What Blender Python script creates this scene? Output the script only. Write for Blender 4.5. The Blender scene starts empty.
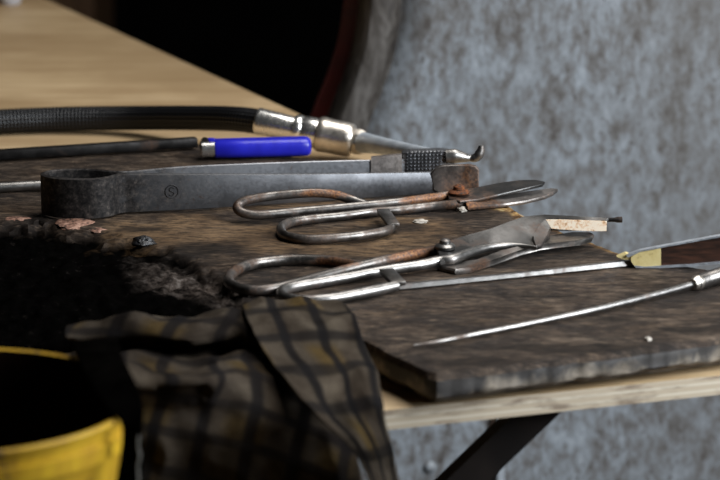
import bpy, bmesh, math, random
from mathutils import Vector, Matrix, noise

random.seed(7)
S = bpy.context.scene
COL = S.collection

# ------------------------------------------------------------------ camera
T = 0.80                 # height of the upper face of the charred board
PLY = T - 0.025          # upper face of the bench
PITCH = math.radians(13.7)
DIST = 2.3
LENS = 150.0
F = LENS / 36.0 * 720.0
cam_pos = Vector((0, -DIST * math.cos(PITCH), T + DIST * math.sin(PITCH)))
cd = bpy.data.cameras.new('camera')
cam = bpy.data.objects.new('camera', cd)
COL.objects.link(cam)
cam.location = cam_pos
cam.rotation_euler = (math.pi / 2 - PITCH, 0, 0)
cd.lens = LENS
cd.sensor_width = 36.0
cd.clip_end = 50
cd.dof.use_dof = True
cd.dof.focus_distance = 2.34
cd.dof.aperture_fstop = 9.5
S.camera = cam

# ------------------------------------------------------------------ world and lights
W = bpy.data.worlds.new('world')
S.world = W
W.use_nodes = True
W.node_tree.nodes['Background'].inputs[0].default_value = (0.55, 0.62, 0.75, 1)
W.node_tree.nodes['Background'].inputs[1].default_value = 0.003


def area(name, loc, target, sx, sy, power, col):
    l = bpy.data.lights.new(name, 'AREA')
    l.shape = 'RECTANGLE'
    l.size = sx
    l.size_y = sy
    l.energy = power
    l.color = col
    o = bpy.data.objects.new(name, l)
    COL.objects.link(o)
    o.location = loc
    d = Vector(target) - Vector(loc)
    o.rotation_euler = d.to_track_quat('-Z', 'Y').to_euler()
    return o


area('window_daylight', (1.15, -0.55, 1.42), (0.2, 0.15, 0.85), 0.7, 0.8, 40, (0.88, 0.94, 1.0))
area('skylight', (0.55, 0.42, 2.6), (0.2, 0.3, 0.8), 1.4, 0.9, 34, (1.0, 0.98, 0.95))
S.view_settings.view_transform = 'Standard'
S.view_settings.look = 'None'
S.view_settings.gamma = 1.0
S.view_settings.use_curve_mapping = False
S.view_settings.exposure = 0.0

# ------------------------------------------------------------------ layout helpers
_c, _s = math.cos(PITCH), math.sin(PITCH)


def ray(x, y):
    u = (x - 360.0) / F
    v = (240.0 - y) / F
    return Vector((u, _c + v * _s, -_s + v * _c))


def P(x, y, z=T):
    """photograph position -> point of the place at height z"""
    r = ray(x, y)
    t = (z - cam_pos.z) / r.z
    return cam_pos + r * t


def PY(x, y, Y):
    """photograph position -> point of the place at depth Y"""
    r = ray(x, y)
    t = (Y - cam_pos.y) / r.y
    return cam_pos + r * t


def lerp(a, b, t):
    return a + (b - a) * t


def interp(tab, x):
    if x <= tab[0][0]:
        return tab[0][1]
    for (x0, y0), (x1, y1) in zip(tab, tab[1:]):
        if x <= x1:
            return y0 + (y1 - y0) * (x - x0) / (x1 - x0)
    return tab[-1][1]


def smooth(pts, n=8, closed=False):
    """Catmull-Rom through points (tuples or Vectors)"""
    pts = [Vector(p) for p in pts]
    out = []
    N = len(pts)
    rng = range(N) if closed else range(N - 1)
    for i in rng:
        if closed:
            p0, p1, p2, p3 = pts[i - 1], pts[i], pts[(i + 1) % N], pts[(i + 2) % N]
        else:
            p1, p2 = pts[i], pts[i + 1]
            p0 = pts[i - 1] if i > 0 else p1 * 2 - p2
            p3 = pts[i + 2] if i + 2 < N else p2 * 2 - p1
        for k in range(n):
            t = k / n
            out.append(0.5 * ((2 * p1) + (p2 - p0) * t + (2 * p0 - 5 * p1 + 4 * p2 - p3) * t * t
                              + (3 * p1 - p0 - 3 * p2 + p3) * t ** 3))
    if not closed:
        out.append(pts[-1])
    return out


# ------------------------------------------------------------------ object helpers
def empty(name, loc, label, cat, group=None):
    o = bpy.data.objects.new(name, None)
    COL.objects.link(o)
    o.location = loc
    o.empty_display_size = 0.05
    o['label'] = label
    o['category'] = cat
    if group:
        o['group'] = group
    return o


def world_loc(o):
    v = Vector(o.location)
    while o.parent:
        o = o.parent
        v = v + Vector(o.location)
    return v


def build(name, bm, mat, parent=None, smooth_shade=True, origin=None, label=None):
    """links bm (in world coordinates) as ONE mesh object"""
    me = bpy.data.meshes.new(name)
    bmesh.ops.recalc_face_normals(bm, faces=bm.faces)
    if parent is not None:
        base = world_loc(parent)
        loc = Vector((0, 0, 0))
    else:
        if origin is None:
            xs = [v.co for v in bm.verts]
            origin = Vector(((min(v.x for v in xs) + max(v.x for v in xs)) / 2,
                             (min(v.y for v in xs) + max(v.y for v in xs)) / 2, min(v.z for v in xs)))
        base = Vector(origin)
        loc = base
    for v in bm.verts:
        v.co -= base
    if smooth_shade:
        for f in bm.faces:
            f.smooth = True
        for e in bm.edges:
            if len(e.link_faces) == 2 and e.calc_face_angle(0) > math.radians(38):
                e.smooth = False
    bm.to_mesh(me)
    bm.free()
    o = bpy.data.objects.new(name, me)
    COL.objects.link(o)
    for m in (mat if isinstance(mat, (list, tuple)) else [mat]):
        me.materials.append(m)
    o.location = loc
    if parent is not None:
        o.parent = parent
    if label:
        o['label'] = label
    return o


def tag(o, label, cat, group=None, kind=None):
    o['label'] = label
    o['category'] = cat
    if group:
        o['group'] = group
    if kind:
        o['kind'] = kind
    return o


def add_ring_loft(bm, rings, cap0=True, cap1=True, closed=False, mi=0):
    vs = [[bm.verts.new(p) for p in r] for r in rings]
    n = len(vs[0])
    pairs = list(zip(vs, vs[1:]))
    if closed:
        pairs.append((vs[-1], vs[0]))
    for a, b in pairs:
        for i in range(n):
            f = bm.faces.new((a[i], a[(i + 1) % n], b[(i + 1) % n], b[i]))
            f.material_index = mi
    if not closed:
        if cap0:
            bm.faces.new(list(reversed(vs[0]))).material_index = mi
        if cap1:
            bm.faces.new(vs[-1]).material_index = mi
    return vs


def add_tube(bm, pts, r, n=14, ref=Vector((0, 0, 1)), sq=1.0, closed=False):
    """tube through pts; r number, list or function of 0..1; sq squashes it along ref"""
    pts = [Vector(p) for p in pts]
    N = len(pts)
    rings = []
    for i, p in enumerate(pts):
        if closed:
            d = pts[(i + 1) % N] - pts[i - 1]
        else:
            d = pts[min(i + 1, N - 1)] - pts[max(i - 1, 0)]
        d.normalize()
        side = d.cross(ref)
        if side.length < 1e-5:
            side = d.cross(Vector((1, 0, 0)))
        side.normalize()
        up = side.cross(d).normalized()
        rr = r(i / (N - 1)) if callable(r) else (r[i] if isinstance(r, (list, tuple)) else r)
        rings.append([p + side * (math.cos(a) * rr) + up * (math.sin(a) * rr * sq)
                      for a in [2 * math.pi * k / n for k in range(n)]])
    add_ring_loft(bm, rings, closed=closed)


def add_box(bm, c, sx, sy, sz, rot=None, bev=0.0):
    M = Matrix.Translation(Vector(c)) @ (rot.to_4x4() if rot is not None else Matrix.Identity(4)) @ Matrix.Diagonal((sx, sy, sz, 1))
    r = bmesh.ops.create_cube(bm, size=1.0, matrix=M)
    if bev > 0:
        es = list({e for v in r['verts'] for e in v.link_edges})
        bmesh.ops.bevel(bm, geom=es, offset=bev, segments=2, affect='EDGES', profile=0.5)


def add_beam(bm, a, b, w, h, ref=Vector((0, 0, 1)), bev=0.0):
    a, b = Vector(a), Vector(b)
    d = (b - a)
    L = d.length
    d.normalize()
    side = d.cross(ref).normalized()
    up = side.cross(d).normalized()
    rot = Matrix((d, side, up)).transposed()
    add_box(bm, (a + b) / 2, L, w, h, rot, bev)


def add_poly(bm, top, thick, n_bev=True):
    """plate: top outline (world points, any heights), thickness downwards"""
    c = sum((Vector(p) for p in top), Vector()) / len(top)
    rings = []
    b = min(0.0012, thick * 0.3)

    def inset(p, d):
        v = Vector((c.x - p.x, c.y - p.y, 0))
        if v.length < 1e-6:
            return p
        return p + v.normalized() * d
    top = [Vector(p) for p in top]
    dn = Vector((0, 0, -1))
    rings = [[inset(p, b) for p in top], [p + dn * b for p in top],
             [p + dn * (thick - b) for p in top], [inset(p, b) + dn * thick for p in top]]
    vs = add_ring_loft(bm, rings, cap0=False, cap1=False)
    for r, rev in ((vs[0], True), (vs[-1], False)):
        edges = [bm.edges.get((r[i], r[(i + 1) % len(r)])) for i in range(len(r))]
        bmesh.ops.triangle_fill(bm, edges=edges, use_beauty=True)


def add_lathe(bm, base, prof, n=48, axis=None, mi=None):
    """prof: list of (radius, distance along axis)"""
    axis = Vector(axis).normalized() if axis is not None else Vector((0, 0, 1))
    a = axis.cross(Vector((0, 0, 1)))
    if a.length < 1e-4:
        a = Vector((1, 0, 0))
    a.normalize()
    b = axis.cross(a).normalized()
    base = Vector(base)
    rings = []
    for r, h in prof:
        rings.append([base + axis * h + a * (r * math.cos(2 * math.pi * k / n)) + b * (r * math.sin(2 * math.pi * k / n))
                      for k in range(n)])
    vs = [[bm.verts.new(p) for p in r] for r in rings]
    for j, (ra, rb) in enumerate(zip(vs, vs[1:])):
        for i in range(n):
            f = bm.faces.new((ra[i], ra[(i + 1) % n], rb[(i + 1) % n], rb[i]))
            if mi:
                f.material_index = mi[j]
    for r in (vs[0], vs[-1]):
        f = bm.faces.new(r)
        if mi:
            f.material_index = mi[0] if r is vs[0] else mi[-1]


# ------------------------------------------------------------------ materials
class NT:
    def __init__(s, name):
        s.m = bpy.data.materials.new(name)
        s.m.use_nodes = True
        s.t = s.m.node_tree
        s.n = s.t.nodes
        s.b = s.n['Principled BSDF']

    def node(s, typ, **kw):
        n = s.n.new(typ)
        for k, v in kw.items():
            setattr(n, k, v)
        return n

    def link(s, a, b):
        s.t.links.new(a, b)

    def coord(s, scale=(1, 1, 1), rot=(0, 0, 0), kind='Object'):
        tc = s.node('ShaderNodeTexCoord')
        mp = s.node('ShaderNodeMapping')
        mp.inputs['Scale'].default_value = scale
        mp.inputs['Rotation'].default_value = rot
        s.link(tc.outputs[kind], mp.inputs['Vector'])
        return mp.outputs['Vector']

    def noise(s, vec, scale, detail=4, rough=0.55, dist=0.0):
        n = s.node('ShaderNodeTexNoise')
        n.inputs['Scale'].default_value = scale
        n.inputs['Detail'].default_value = detail
        n.inputs['Roughness'].default_value = rough
        n.inputs['Distortion'].default_value = dist
        s.link(vec, n.inputs['Vector'])
        return n.outputs['Fac']

    def ramp(s, fac, stops):
        r = s.node('ShaderNodeValToRGB')
        el = r.color_ramp.elements
        while len(el) > 1:
            el.remove(el[-1])
        el[0].position = stops[0][0]
        el[0].color = (*stops[0][1], 1)
        for p, c in stops[1:]:
            e = el.new(p)
            e.color = (*c, 1)
        s.link(fac, r.inputs['Fac'])
        return r.outputs['Color']

    def mix(s, fac, a, b, mode='MIX'):
        n = s.node('ShaderNodeMix', data_type='RGBA', blend_type=mode)
        for sock, v in ((n.inputs['Factor'], fac), (n.inputs['A'] if False else n.inputs[6], a), (n.inputs[7], b)):
            if isinstance(v, (int, float)):
                sock.default_value = v
            elif isinstance(v, tuple):
                sock.default_value = (*v, 1)
            else:
                s.link(v, sock)
        return n.outputs[2]

    def math(s, op, a, b=None):
        n = s.node('ShaderNodeMath', operation=op)
        for sock, v in ((n.inputs[0], a), (n.inputs[1], b)):
            if v is None:
                continue
            if isinstance(v, (int, float)):
                sock.default_value = v
            else:
                s.link(v, sock)
        return n.outputs[0]

    def bump(s, h, strength, dist):
        b = s.node('ShaderNodeBump')
        b.inputs['Strength'].default_value = strength
        b.inputs['Distance'].default_value = dist
        s.link(h, b.inputs['Height'])
        s.link(b.outputs['Normal'], s.b.inputs['Normal'])

    def set(s, base=None, rough=None, metal=None, spec=None):
        for k, v in (('Base Color', base), ('Roughness', rough), ('Metallic', metal), ('Specular IOR Level', spec)):
            if v is None:
                continue
            if isinstance(v, (int, float)):
                s.b.inputs[k].default_value = v
            elif isinstance(v, tuple):
                s.b.inputs[k].default_value = (*v, 1)
            else:
                s.link(v, s.b.inputs[k])
        return s.m


def g(v):
    return (v, v, v)


def steel(name, col, rust=0.3, rough=0.32, dark=0.5, scale=1.0):
    t = NT(name)
    v = t.coord()
    n1 = t.noise(v, 60 * scale, 6, 0.65)
    n2 = t.noise(v, 420 * scale, 4, 0.6)
    n3 = t.noise(v, 24 * scale, 5, 0.6, 0.4)
    c = t.mix(t.ramp(n1, [(0.38, g(0)), (0.62, g(1))]), tuple(x * dark for x in col), col)
    rm = t.ramp(n3, [(0.62 - 0.3 * rust, g(0)), (0.80 - 0.3 * rust, g(1))])
    rust_c = t.ramp(n2, [(0.35, (0.022, 0.013, 0.008)), (0.6, (0.085, 0.042, 0.022)), (0.75, (0.17, 0.09, 0.05))])
    c = t.mix(rm, c, rust_c)
    ra = t.node('ShaderNodeAttribute', attribute_name='rusty')
    rq = t.math('MULTIPLY', ra.outputs['Fac'], t.ramp(n1, [(0.35, g(0.55)), (0.6, g(1.0))]))
    c = t.mix(rq, c, t.ramp(n2, [(0.36, (0.05, 0.022, 0.012)), (0.52, (0.17, 0.065, 0.022)), (0.70, (0.30, 0.15, 0.06))]))
    rm = t.math('MAXIMUM', rm, rq)
    mt = t.ramp(rm, [(0, g(0.96)), (1, g(0.35))])
    ro = t.math('ADD', t.ramp(n2, [(0.3, g(rough * 0.8)), (0.7, g(rough * 1.25))]), t.math('MULTIPLY', rm, 0.25))
    t.bump(t.math('ADD', n2, t.math('MULTIPLY', n1, 0.6)), 0.12, 0.0004)
    return t.set(c, ro, mt)


M = {}
M['shear_steel'] = steel('worn_steel', (0.205, 0.190, 0.176), 0.48, 0.34, 0.5, 1.5)
M['bright_steel'] = steel('bright_steel', (0.30, 0.287, 0.272), 0.30, 0.34, 0.6, 1.5)
M['blade_steel'] = steel('dull_blade_steel', (0.080, 0.077, 0.074), 0.35, 0.38, 0.7)
M['tong_steel'] = steel('grey_forged_steel', (0.21, 0.213, 0.225), 0.18, 0.42, 0.62)
M['jaw_steel'] = steel('brown_worn_steel', (0.30, 0.27, 0.25), 0.6, 0.40, 0.55)
M['rust'] = steel('rusty_iron', (0.22, 0.16, 0.12), 1.05, 0.5, 0.6)
M['stamp'] = steel('stamped_steel', (0.085, 0.083, 0.085), 0.2, 0.5, 0.6)
M['orange_rust'] = steel('orange_rust', (0.10, 0.05, 0.03), 0.9, 0.55, 0.6)
for n_ in M['orange_rust'].node_tree.nodes:
    if n_.type == 'VALTORGB' and len(n_.color_ramp.elements) == 3:
        n_.color_ramp.elements[1].color = (0.20, 0.062, 0.018, 1)
        n_.color_ramp.elements[2].color = (0.36, 0.15, 0.05, 1)
M['nickel'] = steel('nickel_plating', (0.92, 0.90, 0.86), -1.0, 0.24, 0.9, 0.8)
M['pale_steel'] = steel('pale_blue_grey_steel', (0.55, 0.58, 0.62), -0.3, 0.5, 0.9)
t = NT('pale_painted_steel')
n1 = t.noise(t.coord(), 60, 5, 0.6)
M['pale_paint'] = t.set(t.ramp(n1, [(0.35, (0.36, 0.40, 0.44)), (0.65, (0.50, 0.54, 0.58))]), 0.4, 0.2)
M['brass'] = steel('tarnished_brass', (0.72, 0.66, 0.58), -0.2, 0.32, 0.7, 1.0)
M['black_iron'] = steel('blackened_iron', (0.030, 0.028, 0.027), 0.40, 0.55, 0.5)

TONGS_X = -0.155        # x of the tongs' own origin
# the tongs' steel: the looped end is blackened by heat
t = NT('heat_blackened_steel')
v = t.coord()
n1 = t.noise(v, 60, 6, 0.65)
n2 = t.noise(v, 420, 4, 0.6)
sx_ = t.node('ShaderNodeSeparateXYZ')
t.link(v, sx_.inputs[0])
pm = t.math('SUBTRACT', t.math('MULTIPLY', n1, 0.16), t.math('ADD', sx_.outputs['X'], 0.10 + TONGS_X))
pm = t.ramp(pm, [(0.05, g(0)), (0.17, g(0.95))])
c = t.mix(t.ramp(n1, [(0.36, g(0)), (0.64, g(1))]), (0.15, 0.152, 0.16), (0.225, 0.228, 0.24))
c = t.mix(t.ramp(t.noise(v, 150, 5, 0.7), [(0.60, g(0)), (0.72, g(0.7))]), c, (0.10, 0.055, 0.035))
c = t.mix(pm, c, t.ramp(t.noise(v, 230, 6, 0.75), [(0.40, (0.006, 0.005, 0.0045)), (0.55, (0.035, 0.030, 0.027)), (0.70, (0.12, 0.10, 0.085))]))
t.bump(n2, 0.12, 0.0004)
M['tong_patina'] = t.set(c, t.math('ADD', t.math('MULTIPLY', pm, 0.15), t.ramp(n2, [(0.3, g(0.36)), (0.7, g(0.50))])), t.ramp(pm, [(0, g(0.95)), (1, g(0.6))]), t.ramp(pm, [(0, g(0.5)), (1, g(0.15))]))

# copper-coloured worn strip on the front shears
t = NT('worn_copper_plate')
v = t.coord()
n = t.noise(v, 260, 6, 0.7)
c = t.ramp(n, [(0.33, (0.20, 0.08, 0.035)), (0.42, (0.78, 0.48, 0.27)), (0.54, (0.95, 0.80, 0.62))])
M['copper'] = t.set(c, 0.40, 0.0)

# galvanised sheet
t = NT('mottled_galvanised_sheet')
v = t.coord((1, 1, 0.5), (0, math.radians(8), 0))
v2 = t.coord()
n1 = t.math('ADD', t.math('MULTIPLY', t.noise(v, 100, 8, 0.72, 0.15), 0.62), t.math('MULTIPLY', t.noise(v, 30, 6, 0.66, 0.3), 0.38))
n2 = t.noise(v2, 7, 5, 0.62)
n3 = t.noise(t.coord((1, 1, 0.7)), 150, 3, 0.6)
sx_ = t.node('ShaderNodeSeparateXYZ')
t.link(v2, sx_.inputs[0])
gx = t.math('ADD', t.math('MULTIPLY', t.math('ADD', sx_.outputs['X'], 0.55), 1.1), t.math('MULTIPLY', t.math('SUBTRACT', sx_.outputs['Z'], 0.75), 0.45))
c = t.ramp(n1, [(0.37, (0.060, 0.048, 0.040)), (0.45, (0.160, 0.155, 0.153)), (0.53, (0.265, 0.290, 0.315)), (0.65, (0.42, 0.455, 0.495))])
c = t.mix(t.ramp(t.math('ADD', n2, gx), [(0.48, g(0.0)), (0.88, g(0.62))]), c, (0.115, 0.105, 0.095))
c = t.mix(t.ramp(n3, [(0.60, g(0)), (0.70, g(0.7))]), c, (0.065, 0.052, 0.045))
M['galv'] = t.set(c, 0.62, 0.1)
t = NT('grimy_sheet_lip')
v = t.coord((1, 1, 0.3))
n1 = t.noise(v, 60, 7, 0.7, 0.6)
c = t.ramp(n1, [(0.36, (0.014, 0.010, 0.008)), (0.5, (0.060, 0.051, 0.043)), (0.66, (0.15, 0.137, 0.125))])
M['lip'] = t.set(c, 0.6, 0.2)
t = NT('dark_red_paint')
n1 = t.noise(t.coord(), 40, 4)
c = t.ramp(n1, [(0.3, (0.060, 0.006, 0.004)), (0.7, (0.11, 0.010, 0.006))])
M['red'] = t.set(c, 0.5)

# bench plywood
t = NT('sanded_plywood')
v = t.coord((1.0, 7, 7), (0, 0, math.radians(-20)))
n1 = t.noise(v, 5, 6, 0.6, 0.5)
n2 = t.noise(t.coord(), 4.0, 5, 0.6)
c = t.ramp(n1, [(0.3, (0.36, 0.24, 0.125)), (0.5, (0.47, 0.335, 0.185)), (0.7, (0.58, 0.43, 0.255))])
c = t.mix(t.ramp(n2, [(0.40, g(0.55)), (0.60, g(0))]), c, (0.27, 0.17, 0.08))
M['ply'] = t.set(c, 0.55)
t = NT('plywood_edge')
sep = t.node('ShaderNodeSeparateXYZ')
tc = t.node('ShaderNodeTexCoord')
t.link(tc.outputs['Object'], sep.inputs[0])
w = t.math('SINE', t.math('MULTIPLY', sep.outputs['Z'], 1250.0))
n1 = t.noise(t.coord((1, 1, 6)), 30, 6, 0.65)
c = t.mix(t.ramp(w, [(0.1, g(0)), (0.9, g(1))]), (0.44, 0.36, 0.26), (0.56, 0.49, 0.38))
c = t.mix(t.ramp(n1, [(0.52, g(0)), (0.66, g(0.85))]), c, (0.17, 0.12, 0.08))
M['ply_edge'] = t.set(c, 0.7)

# charred board: the 'char' attribute marks where the wood is burnt
t = NT('old_scorched_board')
at = t.node('ShaderNodeAttribute', attribute_name='char')
v = t.coord((1.0, 9, 9), (0, 0, math.radians(-20)))
vo = t.coord()
v = t.coord((1.0, 4.5, 4.5), (0, 0, math.radians(-20)))
n1 = t.noise(v, 15, 9, 0.74, 0.9)
n2 = t.noise(vo, 13, 7, 0.7, 0.5)
n3 = t.noise(vo, 150, 5, 0.7)
c = t.ramp(n1, [(0.30, (0.018, 0.012, 0.009)), (0.45, (0.040, 0.027, 0.019)), (0.57, (0.080, 0.058, 0.042)), (0.72, (0.165, 0.125, 0.092))])
c = t.mix(t.ramp(n2, [(0.40, g(0.88)), (0.58, g(0))]), c, (0.016, 0.013, 0.012))
c = t.mix(t.ramp(t.noise(v, 46, 6, 0.7, 0.3), [(0.34, g(0.85)), (0.46, g(0))]), c, (0.014, 0.011, 0.010))
c = t.mix(t.ramp(n3, [(0.66, g(0)), (0.78, g(0.7))]), c, (0.26, 0.17, 0.10))
c = t.mix(t.ramp(t.noise(vo, 26, 6, 0.7, 0.6), [(0.56, g(0)), (0.74, g(0.6))]), c, (0.12, 0.080, 0.048))
fg = t.noise(t.coord((1.0, 3.0, 3.0), (0, 0, math.radians(-20))), 95, 6, 0.7, 0.3)
c = t.mix(t.ramp(fg, [(0.40, g(0.8)), (0.52, g(0))]), c, (0.012, 0.009, 0.007))
c = t.mix(t.ramp(fg, [(0.56, g(0)), (0.70, g(0.6))]), c, (0.20, 0.145, 0.10))
ch = t.ramp(n3, [(0.3, (0.0006, 0.0006, 0.0005)), (0.64, (0.0016, 0.0014, 0.0013)), (0.78, (0.018, 0.015, 0.013))])
c = t.mix(at.outputs['Fac'], c, ch)
ash = t.node('ShaderNodeAttribute', attribute_name='ash')
c = t.mix(ash.outputs['Fac'], c, t.ramp(n3, [(0.40, (0.012, 0.010, 0.009)), (0.55, (0.10, 0.08, 0.068)), (0.68, (0.22, 0.19, 0.17))]))
t.bump(t.math('ADD', t.math('MULTIPLY', n1, 1.0), t.math('MULTIPLY', n3, 0.5)), 0.5, 0.0025)
tn_ = t.node('ShaderNodeAttribute', attribute_name='tan')
c = t.mix(t.math('MULTIPLY', tn_.outputs['Fac'], t.ramp(fg, [(0.38, g(0.1)), (0.60, g(0.85))])), c, t.ramp(n2, [(0.35, (0.085, 0.050, 0.026)), (0.62, (0.20, 0.125, 0.066))]))
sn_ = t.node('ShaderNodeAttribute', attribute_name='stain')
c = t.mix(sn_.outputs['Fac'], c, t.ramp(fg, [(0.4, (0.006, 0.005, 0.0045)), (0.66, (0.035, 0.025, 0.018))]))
bk_ = t.node('ShaderNodeAttribute', attribute_name='bark')
nb_ = t.noise(vo, 75, 7, 0.72, 0.6)
c = t.mix(bk_.outputs['Fac'], c, t.ramp(nb_, [(0.38, (0.008, 0.005, 0.003)), (0.48, (0.075, 0.038, 0.015)), (0.57, (0.26, 0.15, 0.055)), (0.68, (0.55, 0.42, 0.20))]))
inv = t.math('SUBTRACT', 1.0, at.outputs['Fac'])
M['board'] = t.set(c, t.ramp(n1, [(0.3, g(0.50)), (0.7, g(0.72))]), None, t.math('MULTIPLY', inv, 0.09))
t = NT('weathered_end_grain')
v = t.coord((1.5, 1.5, 4))
n1 = t.noise(v, 16, 7, 0.7, 0.6)
sz_ = t.node('ShaderNodeSeparateXYZ')
t.link(t.coord(), sz_.inputs[0])
n2 = t.math('SUBTRACT', t.noise(t.coord((1, 1, 0.6)), 24, 5, 0.65), t.math('MULTIPLY', t.math('SUBTRACT', sz_.outputs['Z'], 0.012), 14.0))
c = t.ramp(n1, [(0.3, (0.08, 0.065, 0.052)), (0.5, (0.20, 0.165, 0.125)), (0.7, (0.33, 0.28, 0.22))])
c = t.mix(t.ramp(n2, [(0.46, g(0.9)), (0.60, g(0))]), c, (0.022, 0.021, 0.022))
t.bump(n1, 0.3, 0.002)
M['board_side'] = t.set(c, 0.75)
t = NT('bark_edge')
n1 = t.noise(t.coord(), 75, 7, 0.72, 0.6)
c = t.ramp(n1, [(0.34, (0.018, 0.011, 0.006)), (0.52, (0.10, 0.055, 0.022)), (0.64, (0.30, 0.18, 0.07)), (0.76, (0.52, 0.40, 0.20))])
t.bump(n1, 0.7, 0.004)
M['bark'] = t.set(c, 0.75)

# hose
t = NT('black_braided_rubber')
uv = t.node('ShaderNodeTexCoord')
mp = t.node('ShaderNodeMapping')
t.link(uv.outputs['UV'], mp.inputs['Vector'])
sp = t.node('ShaderNodeSeparateXYZ')
t.link(mp.outputs['Vector'], sp.inputs[0])
a = t.math('SINE', t.math('ADD', t.math('MULTIPLY', sp.outputs['X'], 900.0), t.math('MULTIPLY', sp.outputs['Y'], 6.2832 * 10)))
b = t.math('SINE', t.math('SUBTRACT', t.math('MULTIPLY', sp.outputs['X'], 900.0), t.math('MULTIPLY', sp.outputs['Y'], 6.2832 * 10)))
h = t.math('MULTIPLY', a, b)
c = t.ramp(h, [(0.2, (0.003, 0.003, 0.0035)), (0.9, (0.016, 0.017, 0.020))])
t.bump(h, 0.5, 0.0012)
M['hose'] = t.set(c, 0.36, None, 0.3)

t = NT('blue_plastic')
n1 = t.noise(t.coord(), 90, 3)
M['blue'] = t.set(t.ramp(n1, [(0.3, (0.012, 0.012, 0.34)), (0.7, (0.018, 0.020, 0.46))]), 0.32)
t = NT('yellow_ferrule_paint')
n1 = t.noise(t.coord(), 130, 5, 0.7)
M['ferrule'] = t.set(t.ramp(n1, [(0.30, (0.16, 0.10, 0.03)), (0.42, (0.52, 0.41, 0.17)), (0.7, (0.60, 0.50, 0.24))]), 0.55)
t = NT('dark_handle_wood')
n1 = t.noise(t.coord((1, 6, 6)), 45, 6, 0.6)
M['handle_wood'] = t.set(t.ramp(n1, [(0.35, (0.012, 0.006, 0.004)), (0.7, (0.060, 0.024, 0.014))]), 0.4)
t = NT('black_painted_steel')
n1 = t.noise(t.coord(), 30, 5)
M['brace'] = t.set(t.ramp(n1, [(0.35, (0.010, 0.007, 0.006)), (0.7, (0.024, 0.017, 0.014))]), 0.55)

# rag
t = NT('checked_rag_cloth')
tc = t.node('ShaderNodeTexCoord')
sp = t.node('ShaderNodeSeparateXYZ')
t.link(tc.outputs['UV'], sp.inputs[0])


def stripe(ax, period, off, width):
    f = t.math('FRACT', t.math('ADD', t.math('DIVIDE', sp.outputs[ax], period), off))
    d = t.math('ABSOLUTE', t.math('SUBTRACT', f, 0.5))
    return t.ramp(d, [(width / period / 2 * 0.6, g(1)), (width / period / 2 * 1.35, g(0))])


s1 = stripe('X', 0.033, 0.15, 0.009)
s2 = stripe('Y', 0.033, 0.35, 0.009)
s3 = stripe('X', 0.066, 0.4, 0.026)
s4 = stripe('Y', 0.066, 0.1, 0.026)
n1 = t.noise(tc.outputs['UV'], 26, 5, 0.6)
n2 = t.noise(tc.outputs['UV'], 900, 2, 0.6)
c = t.ramp(n1, [(0.35, (0.046, 0.034, 0.024)), (0.65, (0.122, 0.098, 0.072))])
c = t.mix(t.math('MULTIPLY', t.math('MULTIPLY', s3, s4), 0.75), c, (0.12, 0.075, 0.02))
c = t.mix(t.math('MULTIPLY', s1, 0.93), c, (0.006, 0.0065, 0.008))
c = t.mix(t.math('MULTIPLY', s2, 0.78), c, (0.006, 0.0065, 0.008))
c = t.mix(t.ramp(n2, [(0.4, g(0.35)), (0.6, g(0))]), c, (0.02, 0.018, 0.016))
st_ = t.node('ShaderNodeAttribute', attribute_name='grime_shade')  # dirt tone that also paints shade into the cloth colour
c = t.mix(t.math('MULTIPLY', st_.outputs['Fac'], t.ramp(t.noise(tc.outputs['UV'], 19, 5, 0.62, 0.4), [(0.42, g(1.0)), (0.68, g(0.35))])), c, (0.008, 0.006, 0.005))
t.bump(n2, 0.4, 0.0006)
M['rag'] = t.set(c, 0.95, None, 0.02)
t = NT('near_black_cloth')
n1 = t.noise(t.coord(), 60, 5, 0.6)
M['dark_cloth'] = t.set(t.ramp(n1, [(0.35, (0.0008, 0.0007, 0.0006)), (0.75, (0.003, 0.0026, 0.0023))]), 0.95, None, 0.0)
M['thread'] = NT('pale_thread').set((0.22, 0.21, 0.19), 0.8)

# bucket
t = NT('yellow_bucket_plastic')
v = t.coord((1, 1, 0.45))
n1 = t.noise(v, 38, 6, 0.7, 0.4)
c = t.ramp(n1, [(0.36, (0.10, 0.065, 0.03)), (0.45, (0.42, 0.235, 0.010)), (0.68, (0.62, 0.385, 0.014))])
M['bucket'] = t.set(c, 0.45)
t = NT('grimy_bucket_inside')
n1 = t.noise(t.coord(), 28, 6, 0.7)
c = t.ramp(n1, [(0.4, (0.006, 0.004, 0.003)), (0.65, (0.030, 0.011, 0.004)), (0.8, (0.08, 0.025, 0.008))])
M['bucket_in'] = t.set(c, 0.7, None, 0.1)
M['water'] = NT('black_water').set((0.004, 0.003, 0.003), 0.25)
t = NT('charcoal')
n1 = t.noise(t.coord(), 160, 5, 0.7)
t.bump(n1, 0.6, 0.003)
M['coal'] = t.set(t.ramp(n1, [(0.35, (0.004, 0.004, 0.004)), (0.7, (0.022, 0.022, 0.025))]), 0.32)
t = NT('pinkish_bark')
n1 = t.noise(t.coord(), 210, 5, 0.7)
t.bump(n1, 0.6, 0.002)
M['pinkbark'] = t.set(t.ramp(n1, [(0.38, (0.012, 0.007, 0.005)), (0.5, (0.20, 0.095, 0.06)), (0.66, (0.42, 0.25, 0.18))]), 0.7)
M['whitefleck'] = NT('pale_chip').set((0.38, 0.34, 0.29), 0.6)

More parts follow.
